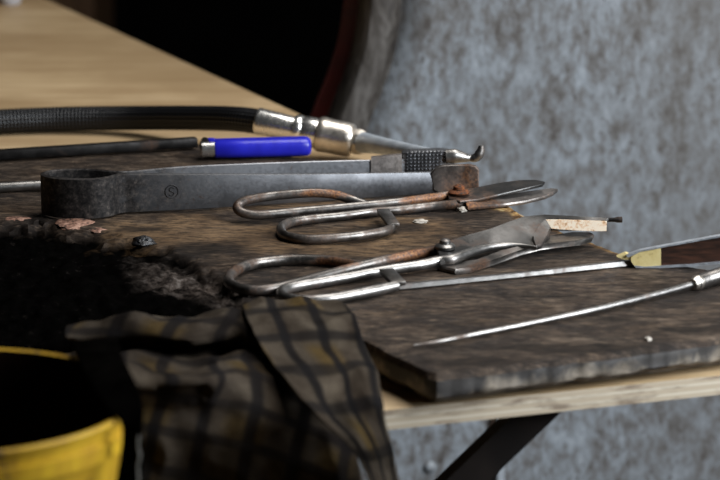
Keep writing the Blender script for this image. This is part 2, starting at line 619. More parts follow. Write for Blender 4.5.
# room
t = NT('stained_concrete')
n1 = t.noise(t.coord(), 6, 6, 0.65)
M['floor'] = t.set(t.ramp(n1, [(0.3, (0.05, 0.047, 0.043)), (0.7, (0.11, 0.10, 0.095))]), 0.8)
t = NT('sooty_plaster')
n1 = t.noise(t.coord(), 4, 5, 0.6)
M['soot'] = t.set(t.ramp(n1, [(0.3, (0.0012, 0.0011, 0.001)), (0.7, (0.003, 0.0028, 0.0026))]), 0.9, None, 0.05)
t = NT('brown_cupboard_wood')
n1 = t.noise(t.coord((8, 8, 1)), 5, 6, 0.6)
M['cupboard'] = t.set(t.ramp(n1, [(0.3, (0.060, 0.028, 0.010)), (0.7, (0.11, 0.055, 0.020))]), 0.6)
M['enamel'] = NT('pale_enamel').set((0.72, 0.76, 0.85), 0.3)
t = NT('grey_stool_wood')
n1 = t.noise(t.coord((1, 8, 8)), 8, 5)
M['stool'] = t.set(t.ramp(n1, [(0.3, (0.05, 0.035, 0.022)), (0.7, (0.12, 0.085, 0.055))]), 0.7)

# ------------------------------------------------------------------ setting
bm = bmesh.new()
add_box(bm, (0.3, 0.6, -0.05), 5.6, 6.4, 0.1)
o = build('floor', bm, M['floor'], smooth_shade=False)
o['kind'] = 'structure'
bm = bmesh.new()
add_box(bm, (0.3, 3.85, 1.5), 5.6, 0.1, 3.0)
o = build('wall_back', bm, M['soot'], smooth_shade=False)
o['kind'] = 'structure'
bm = bmesh.new()
add_box(bm, (-2.55, 0.6, 1.5), 0.1, 6.4, 3.0)
o = build('wall_left', bm, M['soot'], smooth_shade=False)
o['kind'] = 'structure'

# ------------------------------------------------------------------ workbench
Zu = Vector((0, 0, 1))
n0, n1_ = P(380, 411, PLY), P(720, 375.5, PLY)
f0, f1 = P(60, 5.5, PLY), P(300, 114.5, PLY)


def isect(a, b, c, d):
    r, s = b - a, d - c
    k = r.x * s.y - r.y * s.x
    tt = ((c.x - a.x) * s.y - (c.y - a.y) * s.x) / k
    return a + r * tt


CRN = isect(n0, n1_, f0, f1)
dA = (n0 - n1_).normalized()
dB = (f0 - f1).normalized()
bench = empty('workbench', CRN + dA * 0.5 + dB * 1.1 - Zu * PLY,
              'plywood workbench with pale layered edge and dark slanting brace underneath', 'workbench')
TH = 0.0135
c4 = [CRN, CRN + dA * 1.05, CRN + dA * 1.05 + dB * 2.4, CRN + dB * 2.4]
bm = bmesh.new()
add_ring_loft(bm, [[p - Zu * TH for p in c4], c4])
for f in bm.faces:
    if abs(f.normal.z) < 0.5:
        f.normal_update()
bm.normal_update()
for f in bm.faces:
    f.material_index = 0 if abs(f.normal.z) > 0.5 else 1
build('tabletop', bm, [M['ply'], M['ply_edge']], bench, smooth_shade=False)
# legs
for a, b in ((0.026, 0.03), (0.98, 0.07), (0.98, 2.3), (0.06, 2.3)):
    bm = bmesh.new()
    q = CRN + dA * a + dB * b
    add_box(bm, (q.x, q.y, (PLY - TH) / 2), 0.045, 0.045, PLY - TH, Matrix.Rotation(math.atan2(dA.y, dA.x), 3, 'Z'), 0.003)
    build('leg', bm, M['brace'], bench, smooth_shade=False)
# slanting brace: from under the near edge down to the left leg
bm = bmesh.new()
top = P(527, 413, PLY - TH - 0.002) + dB * 0.03
top = PY(532, 413, top.y)
tl = PY(462, 480, top.y)
dd = (tl - top).normalized()
a0 = top - dd * 0.012
leg2 = CRN + dA * 0.98 + dB * 0.07
a1 = top + dd * ((leg2.x + 0.03 - top.x) / dd.x)
perp = Vector((-dd.z, 0, dd.x))
ring = []
for p in (a0, a1):
    s_ = 0.0105
    ring.append([p + perp * s_ + Vector((0, -0.012, 0)), p - perp * s_ + Vector((0, -0.012, 0)),
                 p - perp * s_ + Vector((0, 0.012, 0)), p + perp * s_ + Vector((0, 0.012, 0))])
zt = PLY - TH - 0.0005
# cut the head flush with the underside of the top
for k in range(4):
    p = ring[0][k]
    ring[0][k] = p + dd * ((zt - p.z) / dd.z)
add_ring_loft(bm, ring)
build('brace', bm, M['brace'], bench, smooth_shade=False)

# ------------------------------------------------------------------ metal sheet standing behind the bench
PYD = 0.80
sheet = empty('metal_sheet', PY(520, 240, PYD) * 1.0, 'large mottled blue-grey metal sheet with a curved grimy left edge behind the bench', 'metal sheet')
sheet.location = (0.6, PYD, 0)
edge_px = [(300, 330), (306, 240), (318, 165), (335, 115), (343, 95), (350, 76), (356, 57), (360, 38), (363, 18), (364, 0)]
e3 = [PY(x, y, PYD) for x, y in edge_px]
e3 = [Vector((e3[0].x, PYD, 0.0))] + e3
tops = e3[-1]
e3 += [tops + Vector((0.000, 0, 0.08)), tops + Vector((-0.012, 0, 0.20)), tops + Vector((-0.04, 0, 0.34))]
e3 = smooth(e3, 6)
# lip: rolls back at the edge
offs = [(-0.004, 0.030), (-0.001, 0.014), (0.003, 0.004), (0.009, -0.002), (0.018, -0.003), (0.027, -0.001), (0.034, 0.004), (0.040, 0.003)]
bm = bmesh.new()
rows = []
for p in e3:
    rows.append([bm.verts.new(p + Vector((a, b, 0))) for a, b in offs])
for r0, r1 in zip(rows, rows[1:]):
    for i in range(len(offs) - 1):
        bm.faces.new((r0[i], r0[i + 1], r1[i + 1], r1[i]))
lip = build('rolled_edge', bm, M['lip'], sheet)
md = lip.modifiers.new('thickness', 'SOLIDIFY')
md.thickness = 0.002
bm = bmesh.new()
rows = []
for p in e3:
    r = []
    for k in range(41):
        x = lerp(p.x + 0.039, 1.45, k / 40)
        w = 0.004 * noise.noise(Vector((x * 4, 3.3, p.z * 3)))
        r.append(bm.verts.new((x, PYD + 0.003 + (w if k else 0), p.z)))
    rows.append(r)
for r0, r1 in zip(rows, rows[1:]):
    for i in range(40):
        bm.faces.new((r0[i], r0[i + 1], r1[i + 1], r1[i]))
o = build('sheet', bm, M['galv'], sheet)
md = o.modifiers.new('thickness', 'SOLIDIFY')
md.thickness = 0.002
# red painted return behind the lip
bm = bmesh.new()
rings = []
for p in e3:
    q = p + Vector((-0.021, 0.052, 0))
    rings.append([q, q + Vector((0.05, -0.002, 0)), q + Vector((0.05, 0.02, 0)), q + Vector((0, 0.02, 0))])
add_ring_loft(bm, rings)
build('red_flange', bm, M['red'], sheet, label='dark red painted flange')
# seam strip and rivet heads seen under the bench
q = PY(501, 440, PYD - 0.004)
bm = bmesh.new()
add_box(bm, (q.x, q.y, 0.23), 0.0075, 0.006, 0.44, None, 0.001)
build('seam_strip', bm, M['pale_paint'], sheet, smooth_shade=False, label='narrow bright vertical seam strip')
bm = bmesh.new()
add_box(bm, (q.x - 0.0085, q.y + 0.002, 0.23), 0.006, 0.004, 0.44)
build('seam_gap', bm, M['black_iron'], sheet, smooth_shade=False)
for x, y in ((430, 467), (430, 560), (566, 640), (700, 560)):
    q = PY(x, y, PYD - 0.001)
    bm = bmesh.new()
    add_lathe(bm, q, [(0.0065, 0), (0.006, 0.002), (0.004, 0.0045), (0.0008, 0.0055)], 18, axis=(0, -1, 0))
    build('rivet', bm, M['galv'], sheet)

# ------------------------------------------------------------------ cupboard and enamel pot far behind
cb = empty('cupboard', (-0.66, 2.95, 0), 'dark brown wooden cupboard in the shadows behind the bench', 'cupboard')
xr = PY(93, 10, 2.75).x
bm = bmesh.new()
add_box(bm, (xr - 0.24, 2.97, 1.0), 0.48, 0.40, 2.0, None, 0.004)
build('carcass', bm, M['cupboard'], cb, smooth_shade=False)
bm = bmesh.new()
add_box(bm, (xr - 0.245, 2.758, 1.0), 0.43, 0.022, 1.9, None, 0.004)
dr = build('door', bm, M['cupboard'], cb, smooth_shade=False)
bm = bmesh.new()
add_lathe(bm, (xr - 0.06, 2.747, 1.05), [(0.006, 0), (0.006, 0.012), (0.014, 0.018), (0.012, 0.028), (0.002, 0.031)], 20, axis=(0, -1, 0))
build('knob', bm, M['brass'], dr)
q = P(11, 4, PLY)
pot = empty('enamel_pot', q, 'pale bluish-white enamel pot at the far edge of the bench', 'pot')
bm = bmesh.new()
add_lathe(bm, q, [(0.001, 0), (0.010, 0.0), (0.0125, 0.003), (0.022, 0.05), (0.0235, 0.052), (0.022, 0.054), (0.0195, 0.05), (0.010, 0.006), (0.001, 0.005)], 32)
build('pot_body', bm, M['enamel'], pot)
bm = bmesh.new()
add_tube(bm, smooth([q + Vector((-0.018, 0, 0.042)), q + Vector((-0.035, 0, 0.043)), q + Vector((-0.04, 0, 0.028)), q + Vector((-0.028, 0, 0.016)), q + Vector((-0.0145, 0, 0.018))], 6), 0.0025, 8)
build('pot_handle', bm, M['enamel'], pot)

# ------------------------------------------------------------------ charred board
near_t = [(-70, 352), (0, 346), (90, 334), (200, 322), (270, 316), (305, 318), (335, 327), (365, 341), (400, 358), (425, 371), (436, 374.5),
          (470, 371), (540, 361), (620, 351), (720, 338), (830, 324)]
far_t = [(-70, 156), (0, 150.5), (100, 145), (190, 141), (215, 146), (330, 158), (400, 166), (440, 175), (480, 190.5), (505, 202.5), (520, 212),
         (545, 222), (580, 235.5), (612, 248.5), (645, 261), (720, 268), (830, 283)]
char_t = [(-80, 216), (0, 220), (60, 224), (110, 231), (150, 241), (190, 257), (215, 270), (240, 292), (262, 320), (300, 345)]
NX, NR = 300, 120
bm = bmesh.new()
cl = bm.loops.layers.float_color.new('char_tmp') if False else None
lay_c = bm.verts.layers.float.new('char')
lay_a = bm.verts.layers.float.new('ash')
bm.verts.layers.float.new('bark')
bm.verts.layers.float.new('tan')
bm.verts.layers.float.new('stain')
lay_c, lay_a, lay_b, lay_t, lay_s = (bm.verts.layers.float[k] for k in ('char', 'ash', 'bark', 'tan', 'stain'))
grid = []
for i in range(NX + 1):
    x = lerp(-70, 748, i / NX)
    jn = 1.2 * noise.noise(Vector((x * 0.06, 1.0, 0))) + 0.25 * noise.noise(Vector((x * 0.3, 7.0, 0)))
    jf = 1.6 * noise.noise(Vector((x * 0.07, 5.0, 0))) + 0.9 * noise.noise(Vector((x * 0.25, 9.0, 0)))
    yn = interp(near_t, x) + jn
    yf = interp(far_t, x) + jf
    a, b = P(x, yf, T), P(x, yn, T)
    colv = []
    for j in range(NR + 1):
        tj = j / NR
        p = a.lerp(b, tj)
        # depth below the flat face
        xi = p - cam_pos
        dep = xi.y * _c - xi.z * _s
        py = 240 - F * (xi.y * _s + xi.z * _c) / dep
        yc = interp(char_t, x)
        m = max(0.0, min(1.0, (py - yc + 7 * noise.noise(p * 55) + 4 * noise.noise(p * 160)) / 7.0))
        if x > 250:
            m *= max(0.0, 1 - (x - 250) / 25)
        a_ = 0.0
        if 120 < x < 255:
            a_ = max(0.0, min(1.0, 1 - abs(py - (interp([(120, 262), (200, 280), (255, 297)], x))) / 17)) * min(1, (x - 120) / 50) * min(1.0, (255 - x) / 12)
            a_ *= 0.35 + 0.65 * max(0, min(1, 0.5 + 1.5 * noise.noise(p * 90)))
        gr = Vector((p.dot(dA) * 14, p.dot(dB) * 130, 2.0))
        z = 0.0006 * noise.noise(gr) + 0.0012 * noise.noise(p * 18) - 0.0006
        rough = noise.fractal(p * 75, 1.0, 2.1, 5)
        z += m * (-0.006 + 0.0042 * rough + 0.005 * noise.noise(Vector((p.x * 22, p.y * 40, 0))))
        z += a_ * 0.003 * noise.noise(p * 260)
        ed = min(tj * (a - b).length, (1 - tj) * (a - b).length)
        z -= 0.0045 * max(0, 1 - ed / 0.007) ** 2
        z = min(z, 0.003)
        vtx = bm.verts.new((p.x, p.y, T + z))
        vtx[lay_c] = m
        vtx[lay_a] = a_
        wob = 0.45 * noise.noise(p * 28) + 0.25 * noise.noise(p * 90)
        tv = 0.0
        for ex, ey, ew, eh in ((190, 232, 95, 16), (330, 242, 110, 14), (405, 226, 60, 12), (300, 205, 80, 8)):
            tv = max(tv, min(1.0, max(0.0, 1.15 - math.hypot((x - ex) / ew, (py - ey) / eh) + wob) / 0.5))
        vtx[lay_t] = tv
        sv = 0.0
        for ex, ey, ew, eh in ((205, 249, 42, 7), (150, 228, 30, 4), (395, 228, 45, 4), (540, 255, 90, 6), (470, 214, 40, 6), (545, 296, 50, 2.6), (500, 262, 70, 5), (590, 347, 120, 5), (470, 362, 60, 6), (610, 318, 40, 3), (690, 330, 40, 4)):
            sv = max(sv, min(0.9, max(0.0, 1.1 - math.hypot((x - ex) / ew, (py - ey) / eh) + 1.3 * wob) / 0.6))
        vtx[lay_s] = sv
        df = tj * (a - b).length
        wb = interp([(400, 0), (425, 0.075), (500, 0.06), (520, 0.03), (560, 0.022), (640, 0.014), (720, 0.01)], x) * (1 + 0.8 * noise.noise(p * 30))
        vtx[lay_b] = max(0.0, min(1.0, (wb - df) / 0.012)) if x > 395 else 0.0
        colv.append(vtx)
    grid.append(colv)
for i in range(NX):
    for j in range(NR):
        bm.faces.new((grid[i][j], grid[i + 1][j], grid[i + 1][j + 1], grid[i][j + 1]))


def skirt(row, sgn, mi):
    prev = row
    for k in range(1, 7):
        cur = []
        for v in row:
            w = 0.0018 * noise.noise(Vector((v.co.x * 40, v.co.y * 40, k * 0.5))) + 0.0004 * noise.noise(Vector((v.co.x * 240, v.co.y * 240, k * 2.1)))
            kk = (0, 0.20, 0.38, 0.50, 0.60, 0.62, 1.0)[k]
            z = lerp(v.co.z, PLY + 0.0012, kk)
            inset = (0, 0, 0, 0, 0.001, 0.015, 0.018)[k]
            cur.append(bm.verts.new((v.co.x, v.co.y + w + sgn * inset, z)))
        for a, b, c, d in zip(prev, prev[1:], cur[1:], cur):
            f = bm.faces.new((a, b, c, d))
            f.material_index = mi
        prev = cur
    return prev


nb = skirt([c[-1] for c in grid], 1, 1)
fb = skirt([c[0] for c in grid], -1, 2)
for k in (0, -1):
    bm.faces.new([c for c in grid[k]] + [nb[k], fb[k]])
for a, b, c, d in zip(nb, nb[1:], fb[1:], fb):
    bm.faces.new((a, b, c, d))
brd = build('charred_board', bm, [M['board'], M['board_side'], M['bark']])
for f in brd.data.polygons:
    if len(f.vertices) == 4 and f.material_index == 0:
        cz = f.center
        # bark shows along the outer edge beyond the tools
tag(brd, 'thick dark scorched wooden board lying on the plywood bench under the tools', 'board')
# bark-like rim: faces near the far edge on the right
me = brd.data
for f in me.polygons:
    pass

# ------------------------------------------------------------------ loose pieces on the board
def lump(name, x, y, z, sx, sy, sz, mat, label, cat, seed, rough=0.35, group=None, rot=0.0):
    c = P(x, y, z)
    bm = bmesh.new()
    bmesh.ops.create_icosphere(bm, subdivisions=3, radius=1.0)
    R = Matrix.Rotation(rot, 3, 'Z')
    for v in bm.verts:
        d = 1 + rough * noise.fractal(v.co * 1.6 + Vector((seed * 3.1, seed, 0)), 1.0, 2.2, 4)
        q = v.co * d
        q = R @ Vector((q.x * sx, q.y * sy, max(q.z, -0.55) * sz))
        v.co = c + q + Vector((0, 0, 0.55 * sz))
    o = build(name, bm, mat)
    return tag(o, label, cat, group)


lump('bark_flake', 76, 226, T - 0.003, 0.015, 0.016, 0.0030, M['pinkbark'], 'large pinkish flake of bark in front of the looped end of the tongs', 'bark', 1)
lump('bark_flake', 99, 232, T - 0.003, 0.0075, 0.006, 0.002, M['pinkbark'], 'small pinkish bark flake just right of the large flake', 'bark', 2)
lump('bark_flake', 18, 221, T - 0.003, 0.011, 0.007, 0.002, M['pinkbark'], 'dull reddish bark flake at the left edge beside the burnt hollow', 'bark', 3)
lump('charcoal_lump', 143, 246, T - 0.003, 0.009, 0.008, 0.005, M['coal'], 'shiny black charcoal lump at the edge of the burnt hollow', 'charcoal', 4)
lump('wood_chip', 420, 222.5, T, 0.0055, 0.004, 0.0016, M['whitefleck'], 'pale splinter lying between the two pairs of shears', 'chip', 5, 0.5)
lump('wood_chip', 648, 341, T - 0.001, 0.0024, 0.0035, 0.0018, M['whitefleck'], 'tiny pale crumb on the near edge of the board', 'chip', 6, 0.3)
lump('wood_chip', 462, 211, T, 0.004, 0.005, 0.0022, M['whitefleck'], 'pale chip under the blades of the far shears', 'chip', 8, 0.4)

# ------------------------------------------------------------------ black bar along the far edge of the board
bm = bmesh.new()
a, b = P(-60, 158.5, T + 0.0055), P(197, 142, T + 0.0055)
add_beam(bm, a, b, 0.009, 0.009, bev=0.002)
o = build('flat_bar', bm, M['black_iron'])
tag(o, 'blackened square iron bar along the far edge of the board left of the lighter', 'bar')

# ------------------------------------------------------------------ bright rod at the left
bm = bmesh.new()
a, b = P(-80, 192, T + 0.0042), P(70, 183.5, T + 0.0042)
add_tube(bm, [a, a.lerp(b, 0.3), a.lerp(b, 0.7), b], 0.0042, 16)
o = build('steel_rod', bm, M['bright_steel'])
tag(o, 'short bright steel rod at the left edge behind the looped end of the tongs', 'rod')

# ------------------------------------------------------------------ gas torch with hose
hr = 0.0115
base = P(200, 125, PLY)
torch = empty('gas_torch', base, 'gas torch with black braided hose and nickel brass coupling behind the lighter', 'torch')
hz = PLY + hr + 0.0008
hp = [P(-900, 118, hz), P(-620, 134, hz), P(-380, 140, hz), P(-220, 137, hz), P(-120, 131, hz), P(-50, 124.5, hz), P(0, 121.5, hz), P(60, 119, hz + 0.001), P(130, 118, hz + 0.004), P(195, 118, hz + 0.013), P(235, 119, hz + 0.019), P(262, 122, hz + 0.020)]
hp = smooth(hp, 14)
bm = bmesh.new()
uvl = bm.loops.layers.uv.new('UVMap')
rings = []
n = 24
acc = [0.0]
for p, q in zip(hp, hp[1:]):
    acc.append(acc[-1] + (q - p).length)
for i, p in enumerate(hp):
    d = (hp[min(i + 1, len(hp) - 1)] - hp[max(i - 1, 0)]).normalized()
    side = d.cross(Zu).normalized()
    up = side.cross(d)
    rings.append([bm.verts.new(p + side * math.cos(2 * math.pi * k / n) * hr + up * math.sin(2 * math.pi * k / n) * hr) for k in range(n)])
for i in range(len(rings) - 1):
    for k in range(n):
        f = bm.faces.new((rings[i][k], rings[i][(k + 1) % n], rings[i + 1][(k + 1) % n], rings[i + 1][k]))
        for lp, (uu, vv) in zip(f.loops, ((acc[i], k / n), (acc[i], (k + 1) / n), (acc[i + 1], (k + 1) / n), (acc[i + 1], k / n))):
            lp[uvl].uv = (uu, vv)
build('hose', bm, M['hose'], torch)
A0 = hp[-1]
A1 = P(361, 142.5, PLY + 0.0168)
ax = (A1 - A0)
L = ax.length
axn = ax.normalized()


def at_px(x):
    return L * (x - 262) / (361 - 262)


def fit(name, prof, mat, nseg=32, label=None):
    bm = bmesh.new()
    add_lathe(bm, A0, [(r, at_px(x)) for x, r in prof], nseg, axis=axn)
    return build(name, bm, mat, torch, label=label)


fit('ferrule', [(256, 0.011), (257, 0.0120), (259, 0.0124), (290, 0.0110), (296, 0.0108), (297, 0.008)], M['nickel'])
fit('hex_nut', [(293, 0.010), (294, 0.0128), (297, 0.0135), (300, 0.0135), (302, 0.0125), (304, 0.0135), (314, 0.0138), (317, 0.0135), (319, 0.010)], M['nickel'], 10)
fit('coupling', [(317, 0.010), (318, 0.0150), (321, 0.0163), (325, 0.0158), (330, 0.0155), (345, 0.0155), (351, 0.0150), (353, 0.0135), (354, 0.009)], M['brass'])
fit('lock_nut', [(353, 0.009), (354, 0.0115), (357, 0.0120), (362, 0.0115), (364, 0.0105), (365, 0.006)], M['brass'], 8)
bm = bmesh.new()
e1 = P(374, 144.5, T - 0.004)
e2 = P(400, 149.5, T + 0.004)
e3_ = P(438, 156, T + 0.012)
add_tube(bm, smooth([A1, e1, e2, e3_], 8), lambda s: 0.0098 - 0.0045 * s, 20)
build('nozzle', bm, M['pale_paint'], torch)

# ------------------------------------------------------------------ blue lighter
lz = T
lt = empty('lighter', P(262, 156, T), 'blue plastic lighter with a metal top in front of the hose coupling', 'lighter')
c0, c1 = P(216, 148.5, T + 0.0085), P(309, 146, T + 0.0085)


def ell_loft(bm, a, b, stations, ry, rz, n=32, pw=2.6):
    d = (b - a).normalized()
    L = (b - a).length
    side = d.cross(Zu).normalized()
    up = side.cross(d)
    rings = []
    for s, k in stations:
        c = a + d * (s * L)
        ring = []
        for i in range(n):
            th = 2 * math.pi * i / n
            cx, sx = math.cos(th), math.sin(th)
            ring.append(c + side * (ry * k * math.copysign(abs(cx) ** (2 / pw), cx)) + up * (rz * k * math.copysign(abs(sx) ** (2 / pw), sx)))
        rings.append(ring)
    add_ring_loft(bm, rings)


bm = bmesh.new()
ell_loft(bm, c0, c1, [(-0.02, 0.9), (0.0, 1), (0.3, 1.0), (0.9, 1), (0.97, 0.98), (1.0, 0.88), (1.015, 0.7)], 0.0105, 0.0083)
build('body', bm, M['blue'], lt)
d = (c1 - c0)
bm = bmesh.new()
ell_loft(bm, c0 - d * 0.165, c0 + d * 0.01, [(0, 0.80), (0.05, 0.9), (0.9, 0.93), (1, 0.93)], 0.0100, 0.0076)
build('metal_hood', bm, M['nickel'], lt, label='shiny metal hood')
bm = bmesh.new()
sd = d.cross(Zu).normalized()
wc = c0 - d * 0.115 + Vector((0, 0, 0.0062))
add_lathe(bm, wc - sd * 0.003, [(0.001, 0), (0.0035, 0.0), (0.0035, 0.006), (0.001, 0.006)], 20, axis=sd)
build('spark_wheel', bm, M['black_iron'], lt)
bm = bmesh.new()
add_box(bm, c0 - d * 0.05 + Vector((0, 0, 0.0078)), 0.006, 0.006, 0.0025, None, 0.0006)
build('gas_lever', bm, M['blue'], lt)

def rusty(o, spots):
    """rust patches on a tool: (photo x, photo y, half-width, half-height) of each patch"""
    at_ = o.data.attributes.new('rusty', 'FLOAT', 'POINT')
    base_ = world_loc(o)
    for i_, v_ in enumerate(o.data.vertices):
        p_ = v_.co + base_
        xi = p_ - cam_pos
        dp = xi.y * _c - xi.z * _s
        px, py = 360 + F * xi.x / dp, 240 - F * (xi.y * _s + xi.z * _c) / dp
        m_ = 0.0
        for x_, y_, w_, h_ in spots:
            d_ = math.sqrt(((px - x_) / w_) ** 2 + ((py - y_) / h_) ** 2) + 0.35 * noise.noise(p_ * 220)
            m_ = max(m_, min(1.0, max(0.0, (1.15 - d_) / 0.4)))
        at_.data[i_].value = m_


# ------------------------------------------------------------------ big tongs
def h_t(x):
    return interp([(40, 0.0335), (115, 0.033), (235, 0.028), (330, 0.023), (435, 0.0185)], x)


tp = [(440, 171.8), (380, 172.6), (300, 173.6), (200, 173.6), (140, 173.4), (120, 173.6), (108, 176.5), (92, 178.4), (70, 178.2), (52, 176.4), (43, 173.3),
      (48, 170.2), (66, 168.6), (90, 168.6), (112, 170.2), (132, 170.4), (190, 165.6), (300, 161.2), (410, 158.6)]
tpts = []
for x, y in tp:
    p = P(x, y, T + h_t(x))
    tpts.append((p.x, p.y, h_t(x)))
sp_ = smooth(tpts, 10)
tongs = empty('tongs', Vector((TONGS_X, sp_[60].y, T)), 'big grey steel spring tongs with a rounded looped end and checkered jaws', 'tongs')


def band(bm, path, th, z0=0.0):
    N = len(path)
    rings = []
    for i, p in enumerate(path):
        q0, q1 = path[max(i - 1, 0)], path[min(i + 1, N - 1)]
        d = Vector((q1.x - q0.x, q1.y - q0.y, 0)).normalized()
        nrm = Vector((-d.y, d.x, 0))
        b = th * 0.3
        base = Vector((p.x, p.y, T + z0))
        H = p.z - z0
        hh = th / 2
        fr = [0.03, 0.15, 0.32, 0.5, 0.68, 0.85, 0.97]
        bul = [interp([(-0.19, 0.12), (-0.10, 1.0), (0.05, 1.6)], p.x) * abs(2 * q - 1) ** 2.2 * 0.0012 for q in fr]
        prof = [(-hh + w * 0.15, H * q) for q, w in zip(fr, bul)] + [(-hh + 0.0010, H), (hh - 0.0030, H)] + \
               [(hh - w, H * q) for q, w in zip(reversed(fr), reversed(bul))] + [(hh - 0.0030, 0), (-hh + 0.0010, 0)]
        rings.append([base + nrm * a + Vector((0, 0, zz)) for a, zz in prof])
    add_ring_loft(bm, rings)


bm = bmesh.new()
band(bm, sp_, 0.0042, 0.0003)
tb = build('spring_body', bm, M['tong_patina'], tongs)
# front jaw: a wider rounded plate
bm = bmesh.new()
jp = [(431, 173), (437, 167.5), (443, 165.6), (455, 165), (470, 165.4), (476, 166.5), (479, 170), (479, 192), (474, 196), (452, 197.5), (440, 195.5), (433, 190)]
jY = sp_[0].y - 0.0045
front = [PY(x, y, jY) for x, y in jp]
front = [Vector((p.x, p.y, max(p.z, T + 0.0006))) for p in front]
rings = [[p + Vector((0, 0.0052, 0)) for p in front], [p + Vector((0, 0.0008, 0)) for p in front]]
cc = sum(front, Vector()) / len(front)
rings.append([p.lerp(cc, 0.05) for p in front])
add_ring_loft(bm, rings)
rusty(build('jaw', bm, M['jaw_steel'], tongs), [(462, 192, 16, 9)])
# rear jaw with a checkered gripping face
rY = sp_[-1].y
bm = bmesh.new()
u0, u1 = 371, 402
ya, yb_ = P(371, 159.7, T + h_t(371)).y - 0.0032, P(402, 158.8, T + h_t(402)).y - 0.0032
r4 = [PY(x, y, w) for x, y, w in ((u0, 157.6, ya), (u1, 154.5, yb_), (u1, 181, yb_), (u0, 181, ya))]
add_ring_loft(bm, [[p + Vector((0, 0.006, 0)) for p in r4], r4])
build('jaw_shank', bm, M['jaw_steel'], tongs)
bm = bmesh.new()
NXc, NYc = 150, 72
gv = []
for i in range(NXc + 1):
    s = i / NXc
    x = lerp(402, 455, s)
    yt = interp([(402, 153.5), (410, 151.5), (440, 150.3), (448, 151), (455, 153.5)], x)
    yb = 182
    col = []
    for j in range(NYc + 1):
        y = lerp(yt, yb, j / NYc)
        p = PY(x, y, rY - 0.005)
        tooth = max(0, math.sin(i / NXc * 2 * math.pi * 14)) * max(0, math.sin(j / NYc * 2 * math.pi * 9))
        edge = min(1, s * 10, (1 - s) * 6, j / 2.0)
        fade = min(1.0, (1 - s) * 5)
        p.y -= 0.0016 * tooth * fade * edge
        p.y += 0.0035 * (1 - min(1, min(s * 8, (1 - s) * 3.0, j / 3.0))) ** 2
        col.append(bm.verts.new(p))
    gv.append(col)
for i in range(NXc):
    for j in range(NYc):
        bm.faces.new((gv[i][j], gv[i + 1][j], gv[i + 1][j + 1], gv[i][j + 1]))
# back of the jaw
bk = []
for i in range(NXc + 1):
    bk.append([bm.verts.new(gv[i][0].co + Vector((0, 0.007, 0))), bm.verts.new(gv[i][-1].co + Vector((0, 0.007, 0)))])
for i in range(NXc):
    bm.faces.new((gv[i][0], bk[i][0], bk[i + 1][0], gv[i + 1][0]))
    bm.faces.new((gv[i][-1], gv[i + 1][-1], bk[i + 1][1], bk[i][1]))
    bm.faces.new((bk[i][0], bk[i][1], bk[i + 1][1], bk[i + 1][0]))
for i in (0, NXc):
    bm.faces.new([v for v in gv[i]] + [bk[i][1], bk[i][0]])
build('checkered_jaw', bm, M['tong_steel'], tongs, label='checkered gripping jaw')
bm = bmesh.new()
tpz = [(446, 156.5), (454, 156), (461, 157), (468, 158), (473, 158.2), (477.5, 156.5), (480.5, 151.5), (481.5, 145.5)]
tw = smooth([PY(x, y, rY - 0.002) for x, y in tpz], 6)
add_tube(bm, tw, lambda s: interp([(0, 0.0060), (0.15, 0.0062), (0.3, 0.0048), (0.48, 0.0026), (0.6, 0.0036), (0.8, 0.0042), (1, 0.0022)], s), 16, ref=Vector((0, 1, 0)))
build('hooked_tip', bm, M['bright_steel'], tongs, label='bright pointed tip turned up like a hook')
# stamp on the front arm: ring with an S
k = min(range(len(sp_)), key=lambda i: (abs((sp_[i].x - P(172, 191, T + 0.015).x)) + (0 if i < 60 else 9)))
fd = Vector((sp_[k + 1].x - sp_[k - 1].x, sp_[k + 1].y - sp_[k - 1].y, 0)).normalized()
if fd.x < 0:
    fd = -fd
fn = Vector((fd.y, -fd.x, 0))
sc = Vector((sp_[k].x, sp_[k].y, T + 0.0165)) + fn * 0.0022
bm = bmesh.new()
R_ = 0.0052
add_tube(bm, [sc + fd * (math.cos(2 * math.pi * i / 28) * R_) + Zu * (math.sin(2 * math.pi * i / 28) * R_) for i in range(28)], 0.00045, 6, ref=fn, closed=True)
ss = [(0.5, 0.62), (0.1, 0.75), (-0.42, 0.55), (-0.42, 0.2), (0, 0.0), (0.42, -0.2), (0.42, -0.55), (-0.1, -0.75), (-0.5, -0.62)]
add_tube(bm, smooth([sc + fd * (a * R_ * 0.7) + Zu * (b * R_ * 0.85) for a, b in ss], 5), 0.0005, 6, ref=fn)
build('maker_stamp', bm, M['stamp'], tongs)

# ------------------------------------------------------------------ shears
def rod_from_px(bm, pts, r, dz=None, n=9, rad=None):
    pp = []
    for q in pts:
        x, y = q[0], q[1]
        z = q[2] if len(q) > 2 else (dz if dz is not None else r)
        pp.append(P(x, y, T + z))
    pp = smooth(pp, n)
    add_tube(bm, pp, rad or r, 16)


def plate_px(bm, pts, thick):
    add_poly(bm, [P(x, y, T + z) for x, y, z in pts], thick)


r = 0.0037
sh = empty('shears', P(400, 210, T), 'far pair of wire-handled steel shears lying against the tongs', 'shears', None)
